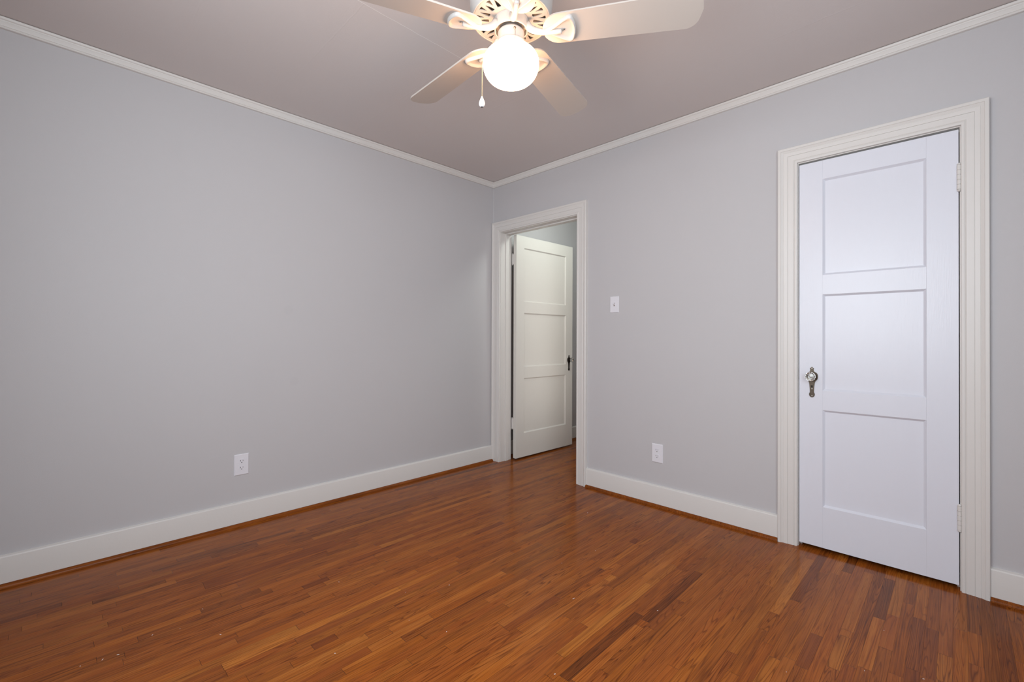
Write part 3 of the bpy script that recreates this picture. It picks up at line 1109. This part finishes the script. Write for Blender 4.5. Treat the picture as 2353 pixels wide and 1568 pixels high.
BZ = 2.2220
for i in range(5):
    ang, rt = TIP[i]
    rot = Matrix.Rotation(R_(ang), 4, 'Z')
    pit = Matrix.Rotation(BLADE_PITCH, 4, 'X')
    M = Matrix.Translation((0, 0, zc(BZ))) @ rot @ pit
    b = blade_bm(0.118, rt)
    bl = finish(b, 'blade', M_blade, fan)
    bl.matrix_local = M
    # arm: medallion, tube and foot, as one casting
    b = medallion_bm(0.126)
    a_ = finish(b, 'blade_bracket', M_fan, bl, smooth=50)
    b = bmesh.new()
    Mi = M.inverted()

    def L(r, z, s=0.0):
        v = rot @ Vector((r, s, 0))
        v.z = zc(z)
        return Mi @ v
    add_tube(b, [L(0.0580, 2.2520), L(0.0640, 2.2440), L(0.0720, 2.2350), L(0.0840, 2.2270), L(0.1000, 2.2205), L(0.120, 2.2150), L(0.168, 2.2095), L(0.182, 2.2090), L(0.187, 2.2100)],
             [0.0150, 0.0145, 0.0135, 0.0122, 0.0110, 0.0100, 0.0090, 0.0086, 0.0070], 16)
    finish(b, 'bracket_arm', M_fan, bl, smooth=60)
    b = bmesh.new()
    add_lathe(b, [(0.0034, -0.0070), (0.0034, -0.0095), (0.0015, -0.0105)], 14, (0.1960, 0, 0))
    finish(b, 'bracket_screw', M_steel, bl, smooth=40)

# ------------------------------------------------------------------ paint flecks on the floor
FL = [(1.835, -1.245, 0.012), (1.628, -1.756, 0.006), (1.293, -1.72, 0.004), (1.47, -1.817, 0.003), (1.447, -2.101, 0.006), (0.171, -0.746, 0.004), (0.922, -2.632, 0.010), (0.916, -2.671, 0.010), (0.906, -2.726, 0.006), (0.816, -2.364, 0.004), (0.875, -2.532, 0.005), (0.902, -2.453, 0.004), (1.05, -2.355, 0.006), (1.008, -1.886, 0.005), (1.379, -1.552, 0.006), (2.127, -1.074, 0.005), (2.052, -1.637, 0.007), (1.655, -0.815, 0.003), (1.612, -1.043, 0.003), (2.794, -0.588, 0.005), (2.914, -0.811, 0.006), (2.589, -1.09, 0.004), (2.772, -0.901, 0.004), (1.328, -0.422, 0.006), (0.056, -1.776, 0.004), (0.08, -1.752, 0.004)]
for (x, y, s) in FL:
    bm = bmesh.new()
    n = 7
    ln_ = s * rng.uniform(0.9, 1.2)
    wd = min(0.0022, s * 0.35)
    lo = [bm.verts.new((ln_ / 2 * math.cos(2 * math.pi * k / n) * rng.uniform(.8, 1.1), wd / 2 * math.sin(2 * math.pi * k / n) * rng.uniform(.7, 1.2), 0)) for k in range(n)]
    hi = [bm.verts.new((v.co.x * .8, v.co.y * .8, 0.0007)) for v in lo]
    bm.faces.new(list(reversed(lo)))
    bm.faces.new(hi)
    for k in range(n):
        j = (k + 1) % n
        bm.faces.new((lo[k], lo[j], hi[j], hi[k]))
    o = finish(bm, 'paint_fleck', M_flake, loc=(x, y, 0.0))
    o.rotation_euler = (0, 0, rng.uniform(0, 6.28))
    tag(o, 'tiny white paint fleck lying on the oak floor', 'fleck', 'white flecks scattered on the floor')
